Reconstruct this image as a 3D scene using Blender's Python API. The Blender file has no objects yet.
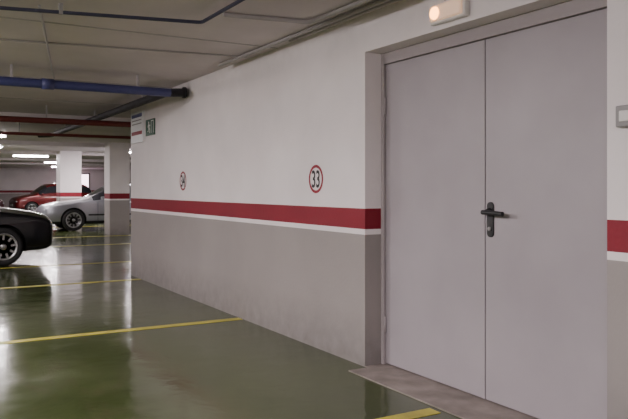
import bpy, bmesh, math, random
from mathutils import Vector, Matrix
random.seed(4)
S=bpy.context.scene
COL=S.collection
H=2.56; WX=2.87

# ---------------------------------------------------------------- materials
def mat(name,col,rough=.6,metal=0,spec=.5,emit=None,estr=0,noise=0,nscale=4,coat=0,bump=0,bscale=60):
    m=bpy.data.materials.new(name); m.use_nodes=True
    nt=m.node_tree; b=nt.nodes['Principled BSDF']
    b.inputs['Base Color'].default_value=(*col,1)
    b.inputs['Roughness'].default_value=rough; b.inputs['Metallic'].default_value=metal
    b.inputs['Specular IOR Level'].default_value=spec
    b.inputs['Coat Weight'].default_value=coat
    if emit:
        b.inputs['Emission Color'].default_value=(*emit,1); b.inputs['Emission Strength'].default_value=estr
    if noise:
        tc=nt.nodes.new('ShaderNodeTexCoord'); n=nt.nodes.new('ShaderNodeTexNoise')
        n.inputs['Scale'].default_value=nscale; n.inputs['Detail'].default_value=6
        nt.links.new(tc.outputs['Object'],n.inputs['Vector'])
        r=nt.nodes.new('ShaderNodeValToRGB')
        r.color_ramp.elements[0].position=.3; r.color_ramp.elements[1].position=.7
        r.color_ramp.elements[0].color=(*[c*(1-noise) for c in col],1)
        r.color_ramp.elements[1].color=(*[min(1,c*(1+noise*.6)) for c in col],1)
        nt.links.new(n.outputs['Fac'],r.inputs['Fac']); nt.links.new(r.outputs['Color'],b.inputs['Base Color'])
    if bump:
        tc=nt.nodes.new('ShaderNodeTexCoord'); n=nt.nodes.new('ShaderNodeTexNoise')
        n.inputs['Scale'].default_value=bscale; n.inputs['Detail'].default_value=4
        nt.links.new(tc.outputs['Object'],n.inputs['Vector'])
        bp=nt.nodes.new('ShaderNodeBump'); bp.inputs['Strength'].default_value=bump; bp.inputs['Distance'].default_value=.01
        nt.links.new(n.outputs['Fac'],bp.inputs['Height']); nt.links.new(bp.outputs['Normal'],b.inputs['Normal'])
    return m

def wall_mat():
    m=bpy.data.materials.new('painted_wall'); m.use_nodes=True
    nt=m.node_tree; b=nt.nodes['Principled BSDF']; N=nt.nodes.new; L=nt.links.new
    g=N('ShaderNodeNewGeometry'); sx=N('ShaderNodeSeparateXYZ'); L(g.outputs['Position'],sx.inputs[0])
    dv=N('ShaderNodeMath'); dv.operation='DIVIDE'; dv.inputs[1].default_value=H; L(sx.outputs['Z'],dv.inputs[0])
    r=N('ShaderNodeValToRGB'); r.color_ramp.interpolation='CONSTANT'
    e=r.color_ramp.elements
    e[0].position=0; e[0].color=(.325,.295,.285,1)
    e[1].position=.955/H; e[1].color=(.88,.82,.83,1)
    x=e.new(1.000/H); x.color=(.22,.001,.015,1)
    x=e.new(1.150/H); x.color=(.88,.82,.83,1)
    L(dv.outputs[0],r.inputs['Fac'])
    n=N('ShaderNodeTexNoise'); n.inputs['Scale'].default_value=1.3; n.inputs['Detail'].default_value=7
    L(g.outputs['Position'],n.inputs['Vector'])
    mr=N('ShaderNodeMapRange'); mr.inputs[1].default_value=.3; mr.inputs[2].default_value=.7; mr.inputs[3].default_value=.90; mr.inputs[4].default_value=1.03
    L(n.outputs['Fac'],mr.inputs[0])
    # dirt close to the floor
    n2=N('ShaderNodeTexNoise'); n2.inputs['Scale'].default_value=9; n2.inputs['Detail'].default_value=8
    L(g.outputs['Position'],n2.inputs['Vector'])
    d1=N('ShaderNodeMapRange'); d1.inputs[1].default_value=0; d1.inputs[2].default_value=.4; d1.inputs[3].default_value=.55; d1.inputs[4].default_value=0
    L(sx.outputs['Z'],d1.inputs[0])
    # slightly darker, mottled tone just below the ceiling
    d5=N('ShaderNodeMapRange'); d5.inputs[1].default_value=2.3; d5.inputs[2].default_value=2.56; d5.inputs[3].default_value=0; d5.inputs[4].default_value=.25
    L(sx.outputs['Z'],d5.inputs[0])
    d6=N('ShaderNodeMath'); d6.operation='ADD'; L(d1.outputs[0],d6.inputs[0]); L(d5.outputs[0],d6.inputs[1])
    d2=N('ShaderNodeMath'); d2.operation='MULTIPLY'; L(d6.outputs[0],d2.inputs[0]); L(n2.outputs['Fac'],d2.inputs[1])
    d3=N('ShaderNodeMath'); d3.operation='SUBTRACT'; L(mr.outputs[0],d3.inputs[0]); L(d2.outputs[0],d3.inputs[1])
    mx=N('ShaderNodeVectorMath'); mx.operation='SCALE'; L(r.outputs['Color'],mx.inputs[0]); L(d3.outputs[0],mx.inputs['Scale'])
    L(mx.outputs[0],b.inputs['Base Color'])
    b.inputs['Roughness'].default_value=.6
    n3=N('ShaderNodeTexNoise'); n3.inputs['Scale'].default_value=45; L(g.outputs['Position'],n3.inputs['Vector'])
    bp=N('ShaderNodeBump'); bp.inputs['Strength'].default_value=.15; bp.inputs['Distance'].default_value=.01
    L(n3.outputs['Fac'],bp.inputs['Height']); L(bp.outputs['Normal'],b.inputs['Normal'])
    return m

def floor_mat():
    m=bpy.data.materials.new('green_epoxy_floor'); m.use_nodes=True
    nt=m.node_tree; b=nt.nodes['Principled BSDF']; N=nt.nodes.new; L=nt.links.new
    g=N('ShaderNodeNewGeometry')
    n=N('ShaderNodeTexNoise'); n.inputs['Scale'].default_value=1.1; n.inputs['Detail'].default_value=9; n.inputs['Roughness'].default_value=.6
    L(g.outputs['Position'],n.inputs['Vector'])
    r=N('ShaderNodeValToRGB'); e=r.color_ramp.elements
    e[0].position=.3; e[0].color=(.036,.052,.015,1); e[1].position=.72; e[1].color=(.064,.084,.027,1)
    L(n.outputs['Fac'],r.inputs['Fac'])
    # damp streaky stains
    n2=N('ShaderNodeTexNoise'); n2.inputs['Scale'].default_value=.9; n2.inputs['Detail'].default_value=3; n2.inputs['Distortion'].default_value=1.5
    L(g.outputs['Position'],n2.inputs['Vector'])
    a=N('ShaderNodeMath'); a.operation='SUBTRACT'; a.inputs[1].default_value=.5; L(n2.outputs['Fac'],a.inputs[0])
    ab=N('ShaderNodeMath'); ab.operation='ABSOLUTE'; L(a.outputs[0],ab.inputs[0])
    st=N('ShaderNodeMapRange'); st.inputs[1].default_value=0; st.inputs[2].default_value=.012; st.inputs[3].default_value=.5; st.inputs[4].default_value=0
    L(ab.outputs[0],st.inputs[0])
    mix=N('ShaderNodeMix'); mix.data_type='RGBA'; L(st.outputs[0],mix.inputs[0]); L(r.outputs['Color'],mix.inputs[6]); mix.inputs[7].default_value=(.09,.07,.045,1)
    L(mix.outputs[2],b.inputs['Base Color'])
    rr=N('ShaderNodeMapRange'); rr.inputs[1].default_value=.3; rr.inputs[2].default_value=.7; rr.inputs[3].default_value=.07; rr.inputs[4].default_value=.22
    L(n.outputs['Fac'],rr.inputs[0]); L(rr.outputs[0],b.inputs['Roughness'])
    n3=N('ShaderNodeTexNoise'); n3.inputs['Scale'].default_value=5; n3.inputs['Detail'].default_value=3; L(g.outputs['Position'],n3.inputs['Vector'])
    bp=N('ShaderNodeBump'); bp.inputs['Strength'].default_value=.14; bp.inputs['Distance'].default_value=.02
    L(n3.outputs['Fac'],bp.inputs['Height']); L(bp.outputs['Normal'],b.inputs['Normal'])
    return m

M_wall=wall_mat(); M_floor=floor_mat()
M_ceil=mat('concrete_ceiling',(.66,.60,.62),.85,noise=.12,nscale=1.2,bump=.1)
M_door=mat('door_paint',(.375,.34,.365),.42,noise=.08,nscale=2)
M_frame=mat('door_frame_paint',(.36,.32,.33),.5)
M_black=mat('black_plastic',(.008,.008,.010),.4)
M_yel=mat('yellow_paint',(.50,.43,.05),.4,noise=.35,nscale=5)
M_conc=mat('threshold_concrete',(.27,.23,.21),.75,noise=.35,nscale=6,bump=.2)
M_white=mat('white_plastic',(.8,.78,.76),.4)
M_grey=mat('grey_plastic',(.3,.29,.29),.5)
M_red=mat('sign_red',(.27,.004,.02),.5)
M_ink=mat('sign_black',(.02,.016,.02),.6)
M_green=mat('sign_green',(.02,.09,.05),.5)
M_blue=mat('pipe_blue',(.05,.055,.17),.4)
M_dark=mat('pipe_dark',(.02,.018,.026),.65)
M_brown=mat('pipe_brown',(.19,.035,.035),.5)
M_cond=mat('conduit_grey',(.40,.37,.38),.5)
M_condb=mat('conduit_dark',(.04,.04,.08),.5)
M_tube=mat('fluorescent_tube',(1,1,1),.5,emit=(1,.90,.95),estr=34)
M_orange=mat('amber_lamp',(1,.5,.2),.4,emit=(1,.38,.09),estr=9)
M_bright=mat('lit_window',(1,.9,.95),.5,emit=(1,.72,.85),estr=6)
M_tyre=mat('tyre_rubber',(.012,.012,.013),.75)
M_rim=mat('alloy_rim',(.5,.5,.52),.28,metal=.9)
M_glass=mat('car_glass',(.02,.022,.028),.06,spec=.8)
M_lamp=mat('headlamp_glass',(.45,.47,.5),.1,spec=.8)
M_tail=mat('taillamp',(.35,.01,.01),.2)
M_trim=mat('car_trim',(.02,.02,.022),.45)
M_under=mat('wheel_well',(.006,.006,.006),.9)
M_plate=mat('number_plate',(.7,.7,.68),.4)

# ---------------------------------------------------------------- helpers
def obj(name,me,m=None,parent=None):
    o=bpy.data.objects.new(name,me); COL.objects.link(o)
    if m is not None:
        for mm in (m if isinstance(m,(list,tuple)) else [m]): me.materials.append(mm)
    if parent: o.parent=parent
    return o
def bm_box(bm,a,b,mi=0):
    x0,y0,z0=a;x1,y1,z1=b
    v=[bm.verts.new(p) for p in [(x0,y0,z0),(x1,y0,z0),(x1,y1,z0),(x0,y1,z0),(x0,y0,z1),(x1,y0,z1),(x1,y1,z1),(x0,y1,z1)]]
    for f in [(0,3,2,1),(4,5,6,7),(0,1,5,4),(1,2,6,5),(2,3,7,6),(3,0,4,7)]:
        fa=bm.faces.new([v[i] for i in f]); fa.material_index=mi
def boxes(name,lst,m,parent=None,bevel=0):
    bm=bmesh.new()
    for t in lst: bm_box(bm,t[0],t[1],t[2] if len(t)>2 else 0)
    me=bpy.data.meshes.new(name); bm.to_mesh(me); bm.free()
    o=obj(name,me,m,parent)
    if bevel:
        md=o.modifiers.new('bevel','BEVEL'); md.width=bevel; md.segments=3
    return o
def empty(name,loc=(0,0,0),rz=0):
    e=bpy.data.objects.new(name,None); COL.objects.link(e); e.location=loc; e.rotation_euler=(0,0,rz); e.empty_display_size=.2; return e
def smooth(o):
    for p in o.data.polygons: p.use_smooth=True
def tube(name,pts,r,m,parent=None,res=12,bevel_corner=True):
    cu=bpy.data.curves.new(name,'CURVE'); cu.dimensions='3D'; cu.bevel_depth=r; cu.bevel_resolution=4; cu.use_fill_caps=True
    P=[Vector(p) for p in pts]; out=[P[0]]
    for i in range(1,len(P)-1):
        a=(P[i-1]-P[i]); c=(P[i+1]-P[i]); d=min(r*3,a.length*.4,c.length*.4)
        s=P[i]+a.normalized()*d; e=P[i]+c.normalized()*d
        for k in range(6):
            t=k/5; out.append((1-t)**2*s+2*t*(1-t)*P[i]+t*t*e)
    out.append(P[-1])
    sp=cu.splines.new('POLY'); sp.points.add(len(out)-1)
    for q,p in zip(sp.points,out): q.co=(*p,1)
    t=bpy.data.objects.new(name,cu); COL.objects.link(t)
    dg=bpy.context.evaluated_depsgraph_get(); dg.update()
    me=bpy.data.meshes.new_from_object(t.evaluated_get(dg)); bpy.data.objects.remove(t)
    me.materials.clear()
    o=obj(name,me,m,parent); smooth(o); return o
def lathe(name,prof,axis,m,parent=None,n=32,loc=(0,0,0)):
    bm=bmesh.new(); rings=[]
    for a,r in prof:
        ring=[]
        for i in range(n):
            t=2*math.pi*i/n; c,s=math.cos(t)*r,math.sin(t)*r
            p={'x':(a,c,s),'y':(c,a,s),'z':(c,s,a)}[axis]
            ring.append(bm.verts.new(p))
        rings.append(ring)
    for A,B in zip(rings,rings[1:]):
        for i in range(n): bm.faces.new([A[i],A[(i+1)%n],B[(i+1)%n],B[i]])
    bm.faces.new(rings[0]); bm.faces.new(rings[-1][::-1])
    bmesh.ops.recalc_face_normals(bm,faces=bm.faces)
    me=bpy.data.meshes.new(name); bm.to_mesh(me); bm.free()
    o=obj(name,me,m,parent); o.location=loc; smooth(o)
    return o
def wallpoly(name,polys,X,Y,Z,w0,w1,m,parent):
    bm=bmesh.new()
    for poly in polys:
        A=[bm.verts.new((X-w0,Y-u,Z+v)) for u,v in poly]; B=[bm.verts.new((X-w1,Y-u,Z+v)) for u,v in poly]
        n=len(poly); bm.faces.new(A); bm.faces.new(B[::-1])
        for i in range(n): bm.faces.new([A[i],B[i],B[(i+1)%n],A[(i+1)%n]])
    bmesh.ops.recalc_face_normals(bm,faces=bm.faces)
    me=bpy.data.meshes.new(name); bm.to_mesh(me); bm.free()
    return obj(name,me,m,parent)
def rect(u0,v0,u1,v1): return [(u0,v0),(u1,v0),(u1,v1),(u0,v1)]
def disc(u,v,r,n=20): return [(u+r*math.cos(2*math.pi*i/n),v+r*math.sin(2*math.pi*i/n)) for i in range(n)]

# ---------------------------------------------------------------- room shell
X0,X1,Y0,Y1=-9,15,-5,48
D0,D1,DX,LZ=2.177,4.213,3.03,2.287
boxes('floor',[((X0-.2,Y0-.2,-.2),(X1+.2,Y1+.2,0))],M_floor)
boxes('ceiling',[((X0-.2,Y0-.2,H),(X1+.2,Y1+.2,H+.2))],M_ceil)
boxes('wall_right',[((WX,D1,0),(WX+.4,10.39,H)),((WX,Y0,0),(WX+.4,D0,H)),((WX,D0,LZ),(WX+.4,D1,H)),
                    ((WX+.4,10.09,0),(X1,10.39,H)),((DX+.1,D0,0),(WX+.4,D1,LZ))],M_wall)
boxes('wall_left',[((X0-.2,Y0,0),(X0,Y1,H))],M_wall)
boxes('wall_rear',[((X0,Y0-.2,0),(WX,Y0,H))],M_wall)
boxes('wall_far',[((X0,Y1,0),(X1,Y1+.2,H))],M_wall)
boxes('wall_far_right',[((X1,10.39,0),(X1+.2,Y1,H))],M_wall)
for i,(a,b) in enumerate([((4.80,19.5),(5.35,20.1)),((4.45,24.8),(5.15,25.5)),((-3.4,12),(-2.8,12.6)),((-3.4,19.5),(-2.8,20.1)),((10.6,19.5),(11.2,20.1)),((9,31),(9.6,31.6))]):
    boxes('column' if i==0 else 'column.%03d'%i,[((a[0],a[1],0),(b[0],b[1],H))],M_wall)
for i,y in enumerate([12.6,20.1,25.5,31.6,37]):
    boxes('ceiling_beam' if i==0 else 'ceiling_beam.%03d'%i,[((X0,y,H-.10),(X1,y+.5,H))],M_ceil)
boxes('trim_1',[((X0,y,H-.006),(WX if y<10 else X1,y+.02,H)) for y in (5.6,8.5,10.6)]+[((x,4.2,H-.008),(x+.015,12.6,H)) for x in (-.2,)],M_cond)

# ---------------------------------------------------------------- floor markings
for i,(xa,xb,y) in enumerate([(-3.2,2.66,3.18),(-3.2,WX-.01,6.39),(-3.2,WX-.01,9.87),(-2.7,8,12.35),(-3.2,8,16.3),(-3.2,8,19.2),(-3.2,8,24.3)]):
    boxes('parking_bay_line' if i==0 else 'parking_bay_line.%03d'%i,[((xa,y-.05,.0),(xb,y+.05,.003))],M_yel)
boxes('door_threshold',[((2.70,2.0,0),(WX-.001,4.17,.008)),((WX-.001,D0+.001,0),(DX+.06,D1-.001,.008))],M_conc)

# ---------------------------------------------------------------- double door
dr=empty('door_1',(0,0,0))
f=.035; top=2.235
boxes('door_frame',[((DX-.02,D1-f,0.008),(DX+.06,D1,LZ)),((DX-.02,D0,0.008),(DX+.06,D0+f,LZ)),((DX-.02,D0+f,top-.03),(DX+.06,D1-f,LZ))],M_frame,dr,.004)
my=3.157
boxes('door_leaf_left',[((DX,my+.004,.018),(DX+.05,D1-f-.003,top-.033))],M_door,dr,.003)
boxes('door_leaf_right',[((DX,D0+f+.003,.018),(DX+.05,my-.004,top-.033))],M_door,dr,.003)
boxes('astragal',[((DX-.006,my-.004,.02),(DX,my+.022,top-.036))],M_door,dr,.002)
hy=3.105;hz=1.155
pl=[]
for cx,cz,a0 in ((0,.035,0),(0,-.125,180)):
    for k in range(9):
        t=math.radians(a0+k*22.5); pl.append((cx+.026*math.cos(t),cz+.026*math.sin(t)))
wallpoly('handle_plate',[pl],DX,hy,hz,0,.010,M_black,dr)
lathe('handle_rose',[(-.0,.026),(-.012,.026),(-.014,.02),(-.045,.014),(-.06,.014)],'x',M_black,dr,20,(DX-.008,hy,hz))
tube('lever',[(DX-.06,hy+.012,hz),(DX-.062,hy-.03,hz),(DX-.058,hy-.150,hz-.006)],.014,M_black,dr)
lathe('lock_cylinder',[(0,.012),(-.012,.012),(-.014,.008)],'x',M_grey,dr,16,(DX-.008,hy,hz-.10))
for s,yy in (('l',D1-f-.004),('r',D0+f+.004)):
    for k,zz in enumerate((.3,1.9)):
        lathe('hinge_%s_%d'%(s,k),[(zz-.06,.009),(zz+.06,.009)],'z',M_frame,dr,12,(DX-.008,yy,0))

# ---------------------------------------------------------------- bay numbers
def bay_number(txt,y,z,d):
    e=empty('bay_number_sign',(0,0,0))
    R=d/2; r=R*.80; n=40
    bm=bmesh.new()
    A=[];B=[]
    for i in range(n):
        t=2*math.pi*i/n
        A.append(bm.verts.new((WX-.002,y-R*math.cos(t),z+R*math.sin(t)))); B.append(bm.verts.new((WX-.002,y-r*math.cos(t),z+r*math.sin(t))))
    for i in range(n): bm.faces.new([A[i],B[i],B[(i+1)%n],A[(i+1)%n]])
    me=bpy.data.meshes.new('ring'); bm.to_mesh(me); bm.free(); obj('ring',me,M_red,e)
    cu=bpy.data.curves.new('digits','FONT'); cu.body=txt; cu.size=d*.84; cu.align_x='CENTER'; cu.align_y='CENTER'; cu.extrude=.0005; cu.offset=.0032
    t=bpy.data.objects.new('tmp',cu); COL.objects.link(t)
    dg=bpy.context.evaluated_depsgraph_get(); dg.update()
    me=bpy.data.meshes.new_from_object(t.evaluated_get(dg)); bpy.data.objects.remove(t)
    me.materials.clear()
    xs=[v.co.x for v in me.vertices]; ys=[v.co.y for v in me.vertices]; cx=(min(xs)+max(xs))/2; cy=(min(ys)+max(ys))/2
    for v in me.vertices: v.co.x-=cx; v.co.y-=cy
    o=obj('digits',me,M_ink,e); o.location=(WX-.003,y,z); o.rotation_euler=(math.pi/2,0,-math.pi/2); o.scale=(.72,1,1)
bay_number('33',4.918,1.373,.232)
bay_number('34',8.10,1.385,.232)

# ---------------------------------------------------------------- exit sign & notice
e=empty('exit_sign')
wallpoly('board',[rect(-.2,-.11,.2,.11)],WX,9.40,2.13,0,.012,M_green,e)
man=[disc(-.055,.066,.017,14),
 [(-.075,.045),(-.035,.05),(-.022,.0),(-.05,-.012),(-.062,-.005)],
 [(-.04,.045),(-.01,.028),(.012,.036),(.014,.026),(-.01,.014),(-.04,.028)],
 [(-.075,.045),(-.098,.02),(-.095,-.004),(-.085,-.004),(-.086,.016),(-.066,.03)],
 [(-.05,-.012),(-.022,0),(.0,-.035),(-.012,-.08),(-.026,-.078),(-.018,-.04)],
 [(-.06,-.004),(-.045,-.012),(-.07,-.055),(-.105,-.06),(-.105,-.048),(-.078,-.043)]]
wallpoly('running_figure',man,WX,9.40,2.13,.012,.014,M_white,e)
wallpoly('doorway_mark',[rect(.05,-.08,.062,.09),rect(.062,.078,.15,.09),rect(.15,-.08,.162,.09)],WX,9.40,2.13,.012,.014,M_white,e)
e=empty('wall_notice')
M_notice=mat('notice_white',(.85,.85,.88),.5)
wallpoly('board',[rect(-.3,-.22,.3,.22)],WX,9.98,2.17,0,.03,M_notice,e)
wallpoly('heading_band',[rect(-.26,.14,.26,.19)],WX,9.98,2.17,.03,.032,M_blue,e)
wallpoly('lower_band',[rect(-.26,-.11,.26,-.06)],WX,9.98,2.17,.03,.032,M_red,e)
wallpoly('print_rows',[rect(-.24,v,.24,v+.016) for v in (.09,.04)],WX,9.98,2.17,.03,.032,M_grey,e)

# ---------------------------------------------------------------- emergency light, switch box
e=empty('emergency_light')
boxes('housing',[((WX-.045,3.11,2.315),(WX,3.43,2.465))],M_white,e,.012)
M_diff=mat('diffuser',(.70,.63,.58),.3,emit=(1,.55,.32),estr=.5)
boxes('diffuser',[((WX-.068,3.13,2.33),(WX-.04,3.41,2.425))],M_diff,e,.012)
boxes('vent_slots',[((WX-.047,3.15+i*.03,2.44),(WX-.044,3.168+i*.03,2.446)) for i in range(5)],M_grey,e)
lathe('indicator_lamp',[(0,.040),(-.008,.038),(-.014,.024),(-.016,.004)],'x',M_orange,e,20,(WX-.068,3.355,2.375))
e=empty('light_switch')
boxes('switch_housing',[((WX-.04,2.005,1.58),(WX,2.105,1.68))],M_grey,e,.008)
boxes('rocker',[((WX-.048,2.03,1.605),(WX-.04,2.08,1.655))],M_white,e,.004)

# ---------------------------------------------------------------- pipes
p=empty('blue_pipe')
tube('run',[(-6,7.72,2.385),(2.58,7.72,2.385)],.048,M_blue,p)
for x in (-3,-1,.9,2.2): boxes('hanger_%d'%int(x*10+50),[((x,7.70,2.41),(x+.02,7.74,H-.001))],M_cond,p)
lathe('coupling',[(1.2,.057),(1.32,.057)],'x',M_blue,p,20,(0,7.72,2.385))
p=empty('drain_pipe')
tube('run',[(WX-.02,7.90,2.425),(2.62,7.98,2.42),(2.62,15.6,2.42),(2.4,15.8,2.42)],.050,M_dark,p)
lathe('flange',[(2.80,.066),(2.83,.066)],'x',M_dark,p,20,(0,7.91,2.425))
for y in (8.9,11.6,14): boxes('hanger_%d'%int(y*10),[((2.61,y,2.45),(2.63,y+.03,H-.001))],M_cond,p)
p=empty('sprinkler_pipe')
tube('run_a',[(-6,11.2,2.318),(6.5,11.2,2.318)],.045,M_brown,p)
for x in (-4,-1.5,.5,1.8):
    boxes('hanger_a%d'%int(x*10+50),[((x,11.19,2.35),(x+.02,11.21,H-.001))],M_cond,p)
p=empty('sprinkler_pipe')
tube('run_b',[(-6,14.2,2.325),(6.5,14.2,2.325)],.03,M_brown,p)
for x in (-4,-1.5,.5,1.8):
    boxes('hanger_b%d'%int(x*10+50),[((x,14.19,2.35),(x+.02,14.21,H-.001))],M_cond,p)
p=empty('electrical_conduit')
tube('run_a',[(-2,5.55,2.50),(.5,5.09,2.50),(1.84,4.80,2.50),(1.84,1.5,2.50)],.013,M_condb,p)
for q in ((.9,5.0),(1.84,4.0)): boxes('clip_%d'%int(q[0]*10),[((q[0]-.012,q[1]-.02,2.485),(q[0]+.012,q[1]+.02,H-.001))],M_grey,p)
p=empty('cable_conduit')
tube('run_a',[(1.95,4.66,2.54),(2.60,4.55,2.54),(2.66,1,2.54)],.016,M_cond,p)
tube('run_b',[(2.72,6.6,2.54),(2.72,1,2.54)],.016,M_cond,p)
tube('run_c',[(2.78,5.2,2.54),(2.78,1,2.54)],.012,M_cond,p)
tube('run_d',[(.78,5.1,2.55),(1.5,8.7,2.55)],.009,M_cond,p)
tube('run_e',[(.2,6.5,2.55),(2.8,6.1,2.55)],.008,M_cond,p)

# ---------------------------------------------------------------- fluorescent fixtures
def fixture(x,y,along='x',power=45,col=(1,.91,.915),z=2.48,up=.5):
    e=empty('fluorescent_light',(x,y,z),0 if along=='x' else math.pi/2)
    boxes('batten',[((-.62,-.045,.0),(.62,.045,.03)),((-.02,-.02,.03),(.02,.02,H-z-.001))],M_white,e,.004)
    lathe('tube',[(-.59,.010),(-.585,.013),(.585,.013),(.59,.010)],'x',M_tube,e,12,(0,0,-.02))
    boxes('end_caps',[((-.62,-.02,-.04),(-.59,.02,0)),((.59,-.02,-.04),(.62,.02,0))],M_white,e)
    for k,(dy,rx) in enumerate(((0,0),(-.06,-1.75),(.06,1.75))):
        l=bpy.data.lights.new('tube_light','AREA'); l.shape='RECTANGLE'; l.size=1.15; l.size_y=.05; l.energy=power*(1,up,up)[k]; l.color=col
        lo=bpy.data.objects.new('tube_light',l); COL.objects.link(lo); lo.parent=e; lo.location=(0,dy,-.045 if k==0 else -.02); lo.rotation_euler=(rx if k==0 else -rx,0,0)
for x,y,pw in [(-1.3,-1.5,85),(-1.3,2.6,140),(-1.6,6.6,155),(-2.2,11.0,100)]:
    fixture(x,y,'y',pw,up=.62)
for x,y,pw in [(1.3,17.2,60),(3.9,27.5,140),(6.4,23.0,130),(8,16.5,60),(6,34,110),(-2,28,80),(7.5,41,120),(10,28,90)]:
    fixture(x,y,'x',pw)
fixture(2.3,22.3,'y',120)

e=empty('window_1')
boxes('window_pane',[((8.6,Y1-.06,.6),(10.4,Y1-.03,2.2))],M_bright,e)
boxes('window_frame',[((8.5,Y1-.08,.5),(8.6,Y1,2.3)),((10.4,Y1-.08,.5),(10.5,Y1,2.3)),((8.5,Y1-.08,2.2),(10.5,Y1,2.3)),((8.5,Y1-.08,.5),(10.5,Y1,.6))],M_grey,e)

# ---------------------------------------------------------------- cars
SEDAN=[
(0.00,.34,.60,.64,.58,.40),(.04,.24,.68,.74,.74,.50),(.16,.20,.745,.80,.81,.58),(.60,.19,.82,.875,.865,.62),
(1.20,.19,.89,.95,.875,.64),(1.36,.19,.905,.975,.875,.65),(2.02,.19,.92,1.37,.875,.60),(2.20,.19,.925,1.41,.875,.60),
(2.62,.19,.93,1.43,.875,.60),(2.70,.19,.93,1.43,.875,.60),(3.20,.19,.935,1.39,.875,.59),(3.32,.19,.94,1.37,.875,.59),
(3.80,.19,.955,1.05,.87,.62),(3.95,.20,.955,1.03,.865,.62),(4.38,.24,.94,1.00,.83,.60),(4.48,.34,.84,.90,.76,.5),(4.50,.40,.60,.66,.64,.4)]
HATCH=[
(0.00,.34,.60,.66,.56,.36),(.05,.24,.72,.78,.72,.5),(.22,.20,.82,.87,.80,.55),(.65,.19,.90,.96,.84,.60),
(.94,.19,.94,1.01,.85,.62),(1.02,.19,.95,1.03,.85,.64),(1.55,.19,.97,1.46,.85,.61),(1.72,.19,.97,1.51,.85,.61),
(2.35,.19,.98,1.55,.85,.61),(2.44,.19,.98,1.55,.85,.61),(3.10,.19,.98,1.52,.85,.60),(3.25,.19,.98,1.51,.85,.60),
(3.60,.20,.99,1.44,.84,.58),(3.84,.22,.97,1.08,.82,.58),(3.95,.28,.82,.88,.78,.5),(3.98,.36,.60,.66,.66,.4)]
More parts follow.
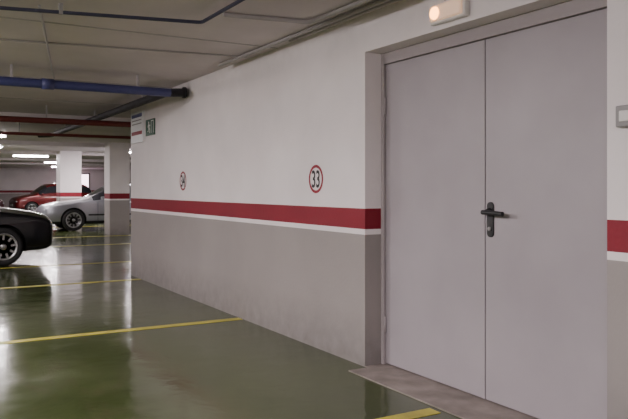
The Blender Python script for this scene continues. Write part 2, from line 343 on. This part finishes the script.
def make_car(name,T,col,loc,rz,fw,rw,spokes=10,wr=.315,round_lamp=False,metal=.5):
    e=empty(name,loc,rz)
    paint=mat(name+'_paint',col,.28,metal=metal,coat=.8)
    bm=bmesh.new(); rings=[]
    for (x,zb,zl,zr,w,rwid) in T:
        zm=zb+(zl-zb)*.55
        half=[(0,zb),(w*.86,zb),(w*.97,zb+.07),(w,zm),(w*.975,zl-.03),(w*.95,zl),(rwid*1.04,zr-.035),(rwid*.9,zr),(0,zr+.02)]
        ring=[bm.verts.new((-x,y,z)) for y,z in half]+[bm.verts.new((-x,-y,z)) for y,z in half[-2:0:-1]]
        rings.append(ring)
    n=len(rings[0])
    for si,(A,B) in enumerate(zip(rings,rings[1:])):
        a,b=T[si],T[si+1]
        ga=a[3]-a[2]; gb=b[3]-b[2]
        for i in range(n):
            j=(i+1)%n
            fa=bm.faces.new([A[i],A[j],B[j],B[i]])
            k=min(i,n-1-i)
            if k==5 and (ga>.3 or gb>.3) and not (b[0]-a[0]<.13): fa.material_index=1
            if k in(6,7) and abs(ga-gb)>.25: fa.material_index=1
            if k in(0,): fa.material_index=2
            if k==1: fa.material_index=2
    bm.faces.new(rings[0]); bm.faces.new(rings[-1][::-1])
    bmesh.ops.recalc_face_normals(bm,faces=bm.faces)
    me=bpy.data.meshes.new('body'); bm.to_mesh(me); bm.free()
    body=obj('body',me,[paint,M_glass,M_trim,M_under],None)
    bpy.context.view_layer.objects.active=body
    md=body.modifiers.new('s','SUBSURF'); md.levels=2; md.render_levels=2
    bpy.ops.object.modifier_apply(modifier='s')
    for wx in (fw,rw):
        cb=bmesh.new()
        for s in (1,-1):
            bmesh.ops.create_cone(cb,cap_ends=True,segments=40,radius1=wr+.045,radius2=wr+.045,depth=.6,matrix=Matrix.Translation((-wx,s*.92,wr+.005))@Matrix.Rotation(math.pi/2,4,'X'))
        cm=bpy.data.meshes.new('cut'); cb.to_mesh(cm); cb.free()
        co=obj('cut',cm); cm.materials.append(M_under)
        b=body.modifiers.new('b','BOOLEAN'); b.operation='DIFFERENCE'; b.object=co; b.solver='EXACT'
        try: b.material_mode='TRANSFER'
        except Exception: pass
        bpy.ops.object.modifier_apply(modifier='b')
        bpy.data.objects.remove(co)
    for pz in body.data.polygons: pz.use_smooth=True
    try: body.data.set_sharp_from_angle(angle=math.radians(35))
    except Exception: pass
    body.parent=e
    for wi,wx in enumerate((fw,rw)):
        for s in (1,-1):
            wn='wheel_%d%s'%(wi,'l' if s>0 else 'r')
            we=bpy.data.objects.new(wn,None); COL.objects.link(we); we.parent=e; we.location=(-wx,s*.76,wr); we.rotation_euler=(0,0,0 if s>0 else math.pi)
            r0=wr*.66
            lathe('tyre',[(-.09,r0),(-.10,r0+.03),(-.10,wr-.03),(-.08,wr-.004),(-.04,wr),(.04,wr),(.08,wr-.004),(.10,wr-.03),(.10,r0+.03),(.085,r0)],'y',M_tyre,we,40)
            lathe('rim_lip',[(.060,r0-.03),(.085,r0-.02),(.094,r0),(.094,r0+.012),(.085,r0+.015)],'y',M_rim,we,40)
            lathe('rim_barrel',[(.0,r0-.03),(.062,r0-.03)],'y',M_under,we,32)
            lathe('hub',[(.05,.055),(.085,.05),(.092,.03)],'y',M_rim,we,20)
            bm=bmesh.new()
            for k in range(spokes):
                R=Matrix.Rotation(2*math.pi*k/spokes,4,'Y')
                wd=.022 if spokes>6 else .036
                vs=[R@Vector(p) for p in [(-wd,.058,.03),(wd,.058,.03),(wd*1.2,.058,r0-.01),(-wd*1.2,.058,r0-.01),(-wd*.7,.082,.03),(wd*.7,.082,.03),(wd*.8,.088,r0-.01),(-wd*.8,.088,r0-.01)]]
                v=[bm.verts.new(q) for q in vs]
                for f_ in [(0,3,2,1),(4,5,6,7)]: bm.faces.new([v[i] for i in f_])
                for f_ in [(0,1,5,4),(1,2,6,5),(2,3,7,6),(3,0,4,7)]: bm.faces.new([v[i] for i in f_])
            bmesh.ops.recalc_face_normals(bm,faces=bm.faces)
            mm=bpy.data.meshes.new('spokes'); bm.to_mesh(mm); bm.free(); obj('spokes',mm,M_rim,we)
    def ell(nm,c,s,m):
        b=bmesh.new(); bmesh.ops.create_uvsphere(b,u_segments=20,v_segments=12,radius=1); q=bpy.data.meshes.new(nm); b.to_mesh(q); b.free()
        o=obj(nm,q,m,e); o.location=c; o.scale=s; smooth(o); return o
    L=T[-1][0]
    for s,t in ((1,'l'),(-1,'r')):
        h=ell('headlamp_'+t,(-.135,s*.54,.635),(.09,.20,.055),M_lamp); h.rotation_euler=(0,.10,-s*.42)
        h=ell('indicator_'+t,(-.24,s*.742,.635),(.10,.035,.040),M_lamp); h.rotation_euler=(0,0,-s*.2)
        h=ell('taillamp_'+t,(-(L-.10),s*.66,.76),(.08,.14,.07),M_tail); h.rotation_euler=(0,0,s*.4)
        mx=[q for q in T if q[3]-q[2]>.3][0][0]-.32
        o=boxes('mirror_'+t,[((-mx-.05,s*.86-.0,.93) if s>0 else (-mx-.05,-1.00,.93),(-mx+.05,1.00,1.04) if s>0 else (-mx+.05,-.86,1.04))],paint,e,.03)
        dh=[q for q in T if q[3]-q[2]>.3][0][0]
        for k,dx in enumerate((.5,1.25)):
            boxes('door_handle_%s%d'%(t,k),[((-dh-dx-.16,s*.875-.012,.80),(-dh-dx,s*.875+.014,.825))],paint,e,.006)
        for k,dx in enumerate((-.45,.60,1.45)):
            boxes('door_gap_%s%d'%(t,k),[((-dh-dx-.004,s*.868-.006,.28),(-dh-dx+.004,s*.868+.004,.86))],M_trim,e)
        boxes('side_moulding_'+t,[((-rw+wr+.1,s*.870-.01,.46),(-fw-wr-.1,s*.870+.012,.51))],M_trim,e,.006)
    boxes('grille',[((-.12,-.26,.57),(-.010,-.03,.66)),((-.12,.03,.57),(-.010,.26,.66))],M_trim,e,.015)
    boxes('air_intake',[((-.10,-.38,.27),(-.005,.38,.36))],M_trim,e,.02)
    boxes('front_plate',[((-.02,-.26,.40),(.012,.26,.51))],M_plate,e,.004)
    boxes('rear_plate',[((-L-.012,-.26,.52),(-L+.04,.26,.63))],M_plate,e,.004)
    return e
c_=make_car('black_car',SEDAN,(.006,.006,.010),(2.20,13.50,0),0,.80,3.45,spokes=9,wr=.30,metal=.2); c_.scale=(1.04,1.04,1.07)
make_car('silver_car',SEDAN,(.36,.37,.41),(3.45,22.7,0),math.pi,.86,3.5,spokes=10,wr=.33)
make_car('red_hatchback',HATCH,(.12,.006,.008),(4.4,37.3,0),math.pi+.12,.75,3.2,spokes=5,wr=.30,metal=.2)
make_car('dark_hatchback',HATCH,(.05,.012,.018),(3.6,34.0,0),.1,.75,3.2,spokes=5,wr=.30,metal=.2)
make_car('grey_hatchback',HATCH,(.08,.07,.09),(6.0,29.3,0),math.pi,.75,3.2,spokes=5,wr=.30)

# ---------------------------------------------------------------- world + camera
w=bpy.data.worlds.new('World'); S.world=w; w.use_nodes=True
w.node_tree.nodes['Background'].inputs[0].default_value=(.5,.45,.5,1); w.node_tree.nodes['Background'].inputs[1].default_value=.1
c=bpy.data.cameras.new('camera'); co=bpy.data.objects.new('camera',c); COL.objects.link(co); S.camera=co
c.sensor_width=36; c.lens=700/628*36; c.shift_y=-(209.5-188)/628
co.location=(0,0,1.3); co.rotation_euler=(math.pi/2,0,-math.radians(30.1)); c.clip_end=200
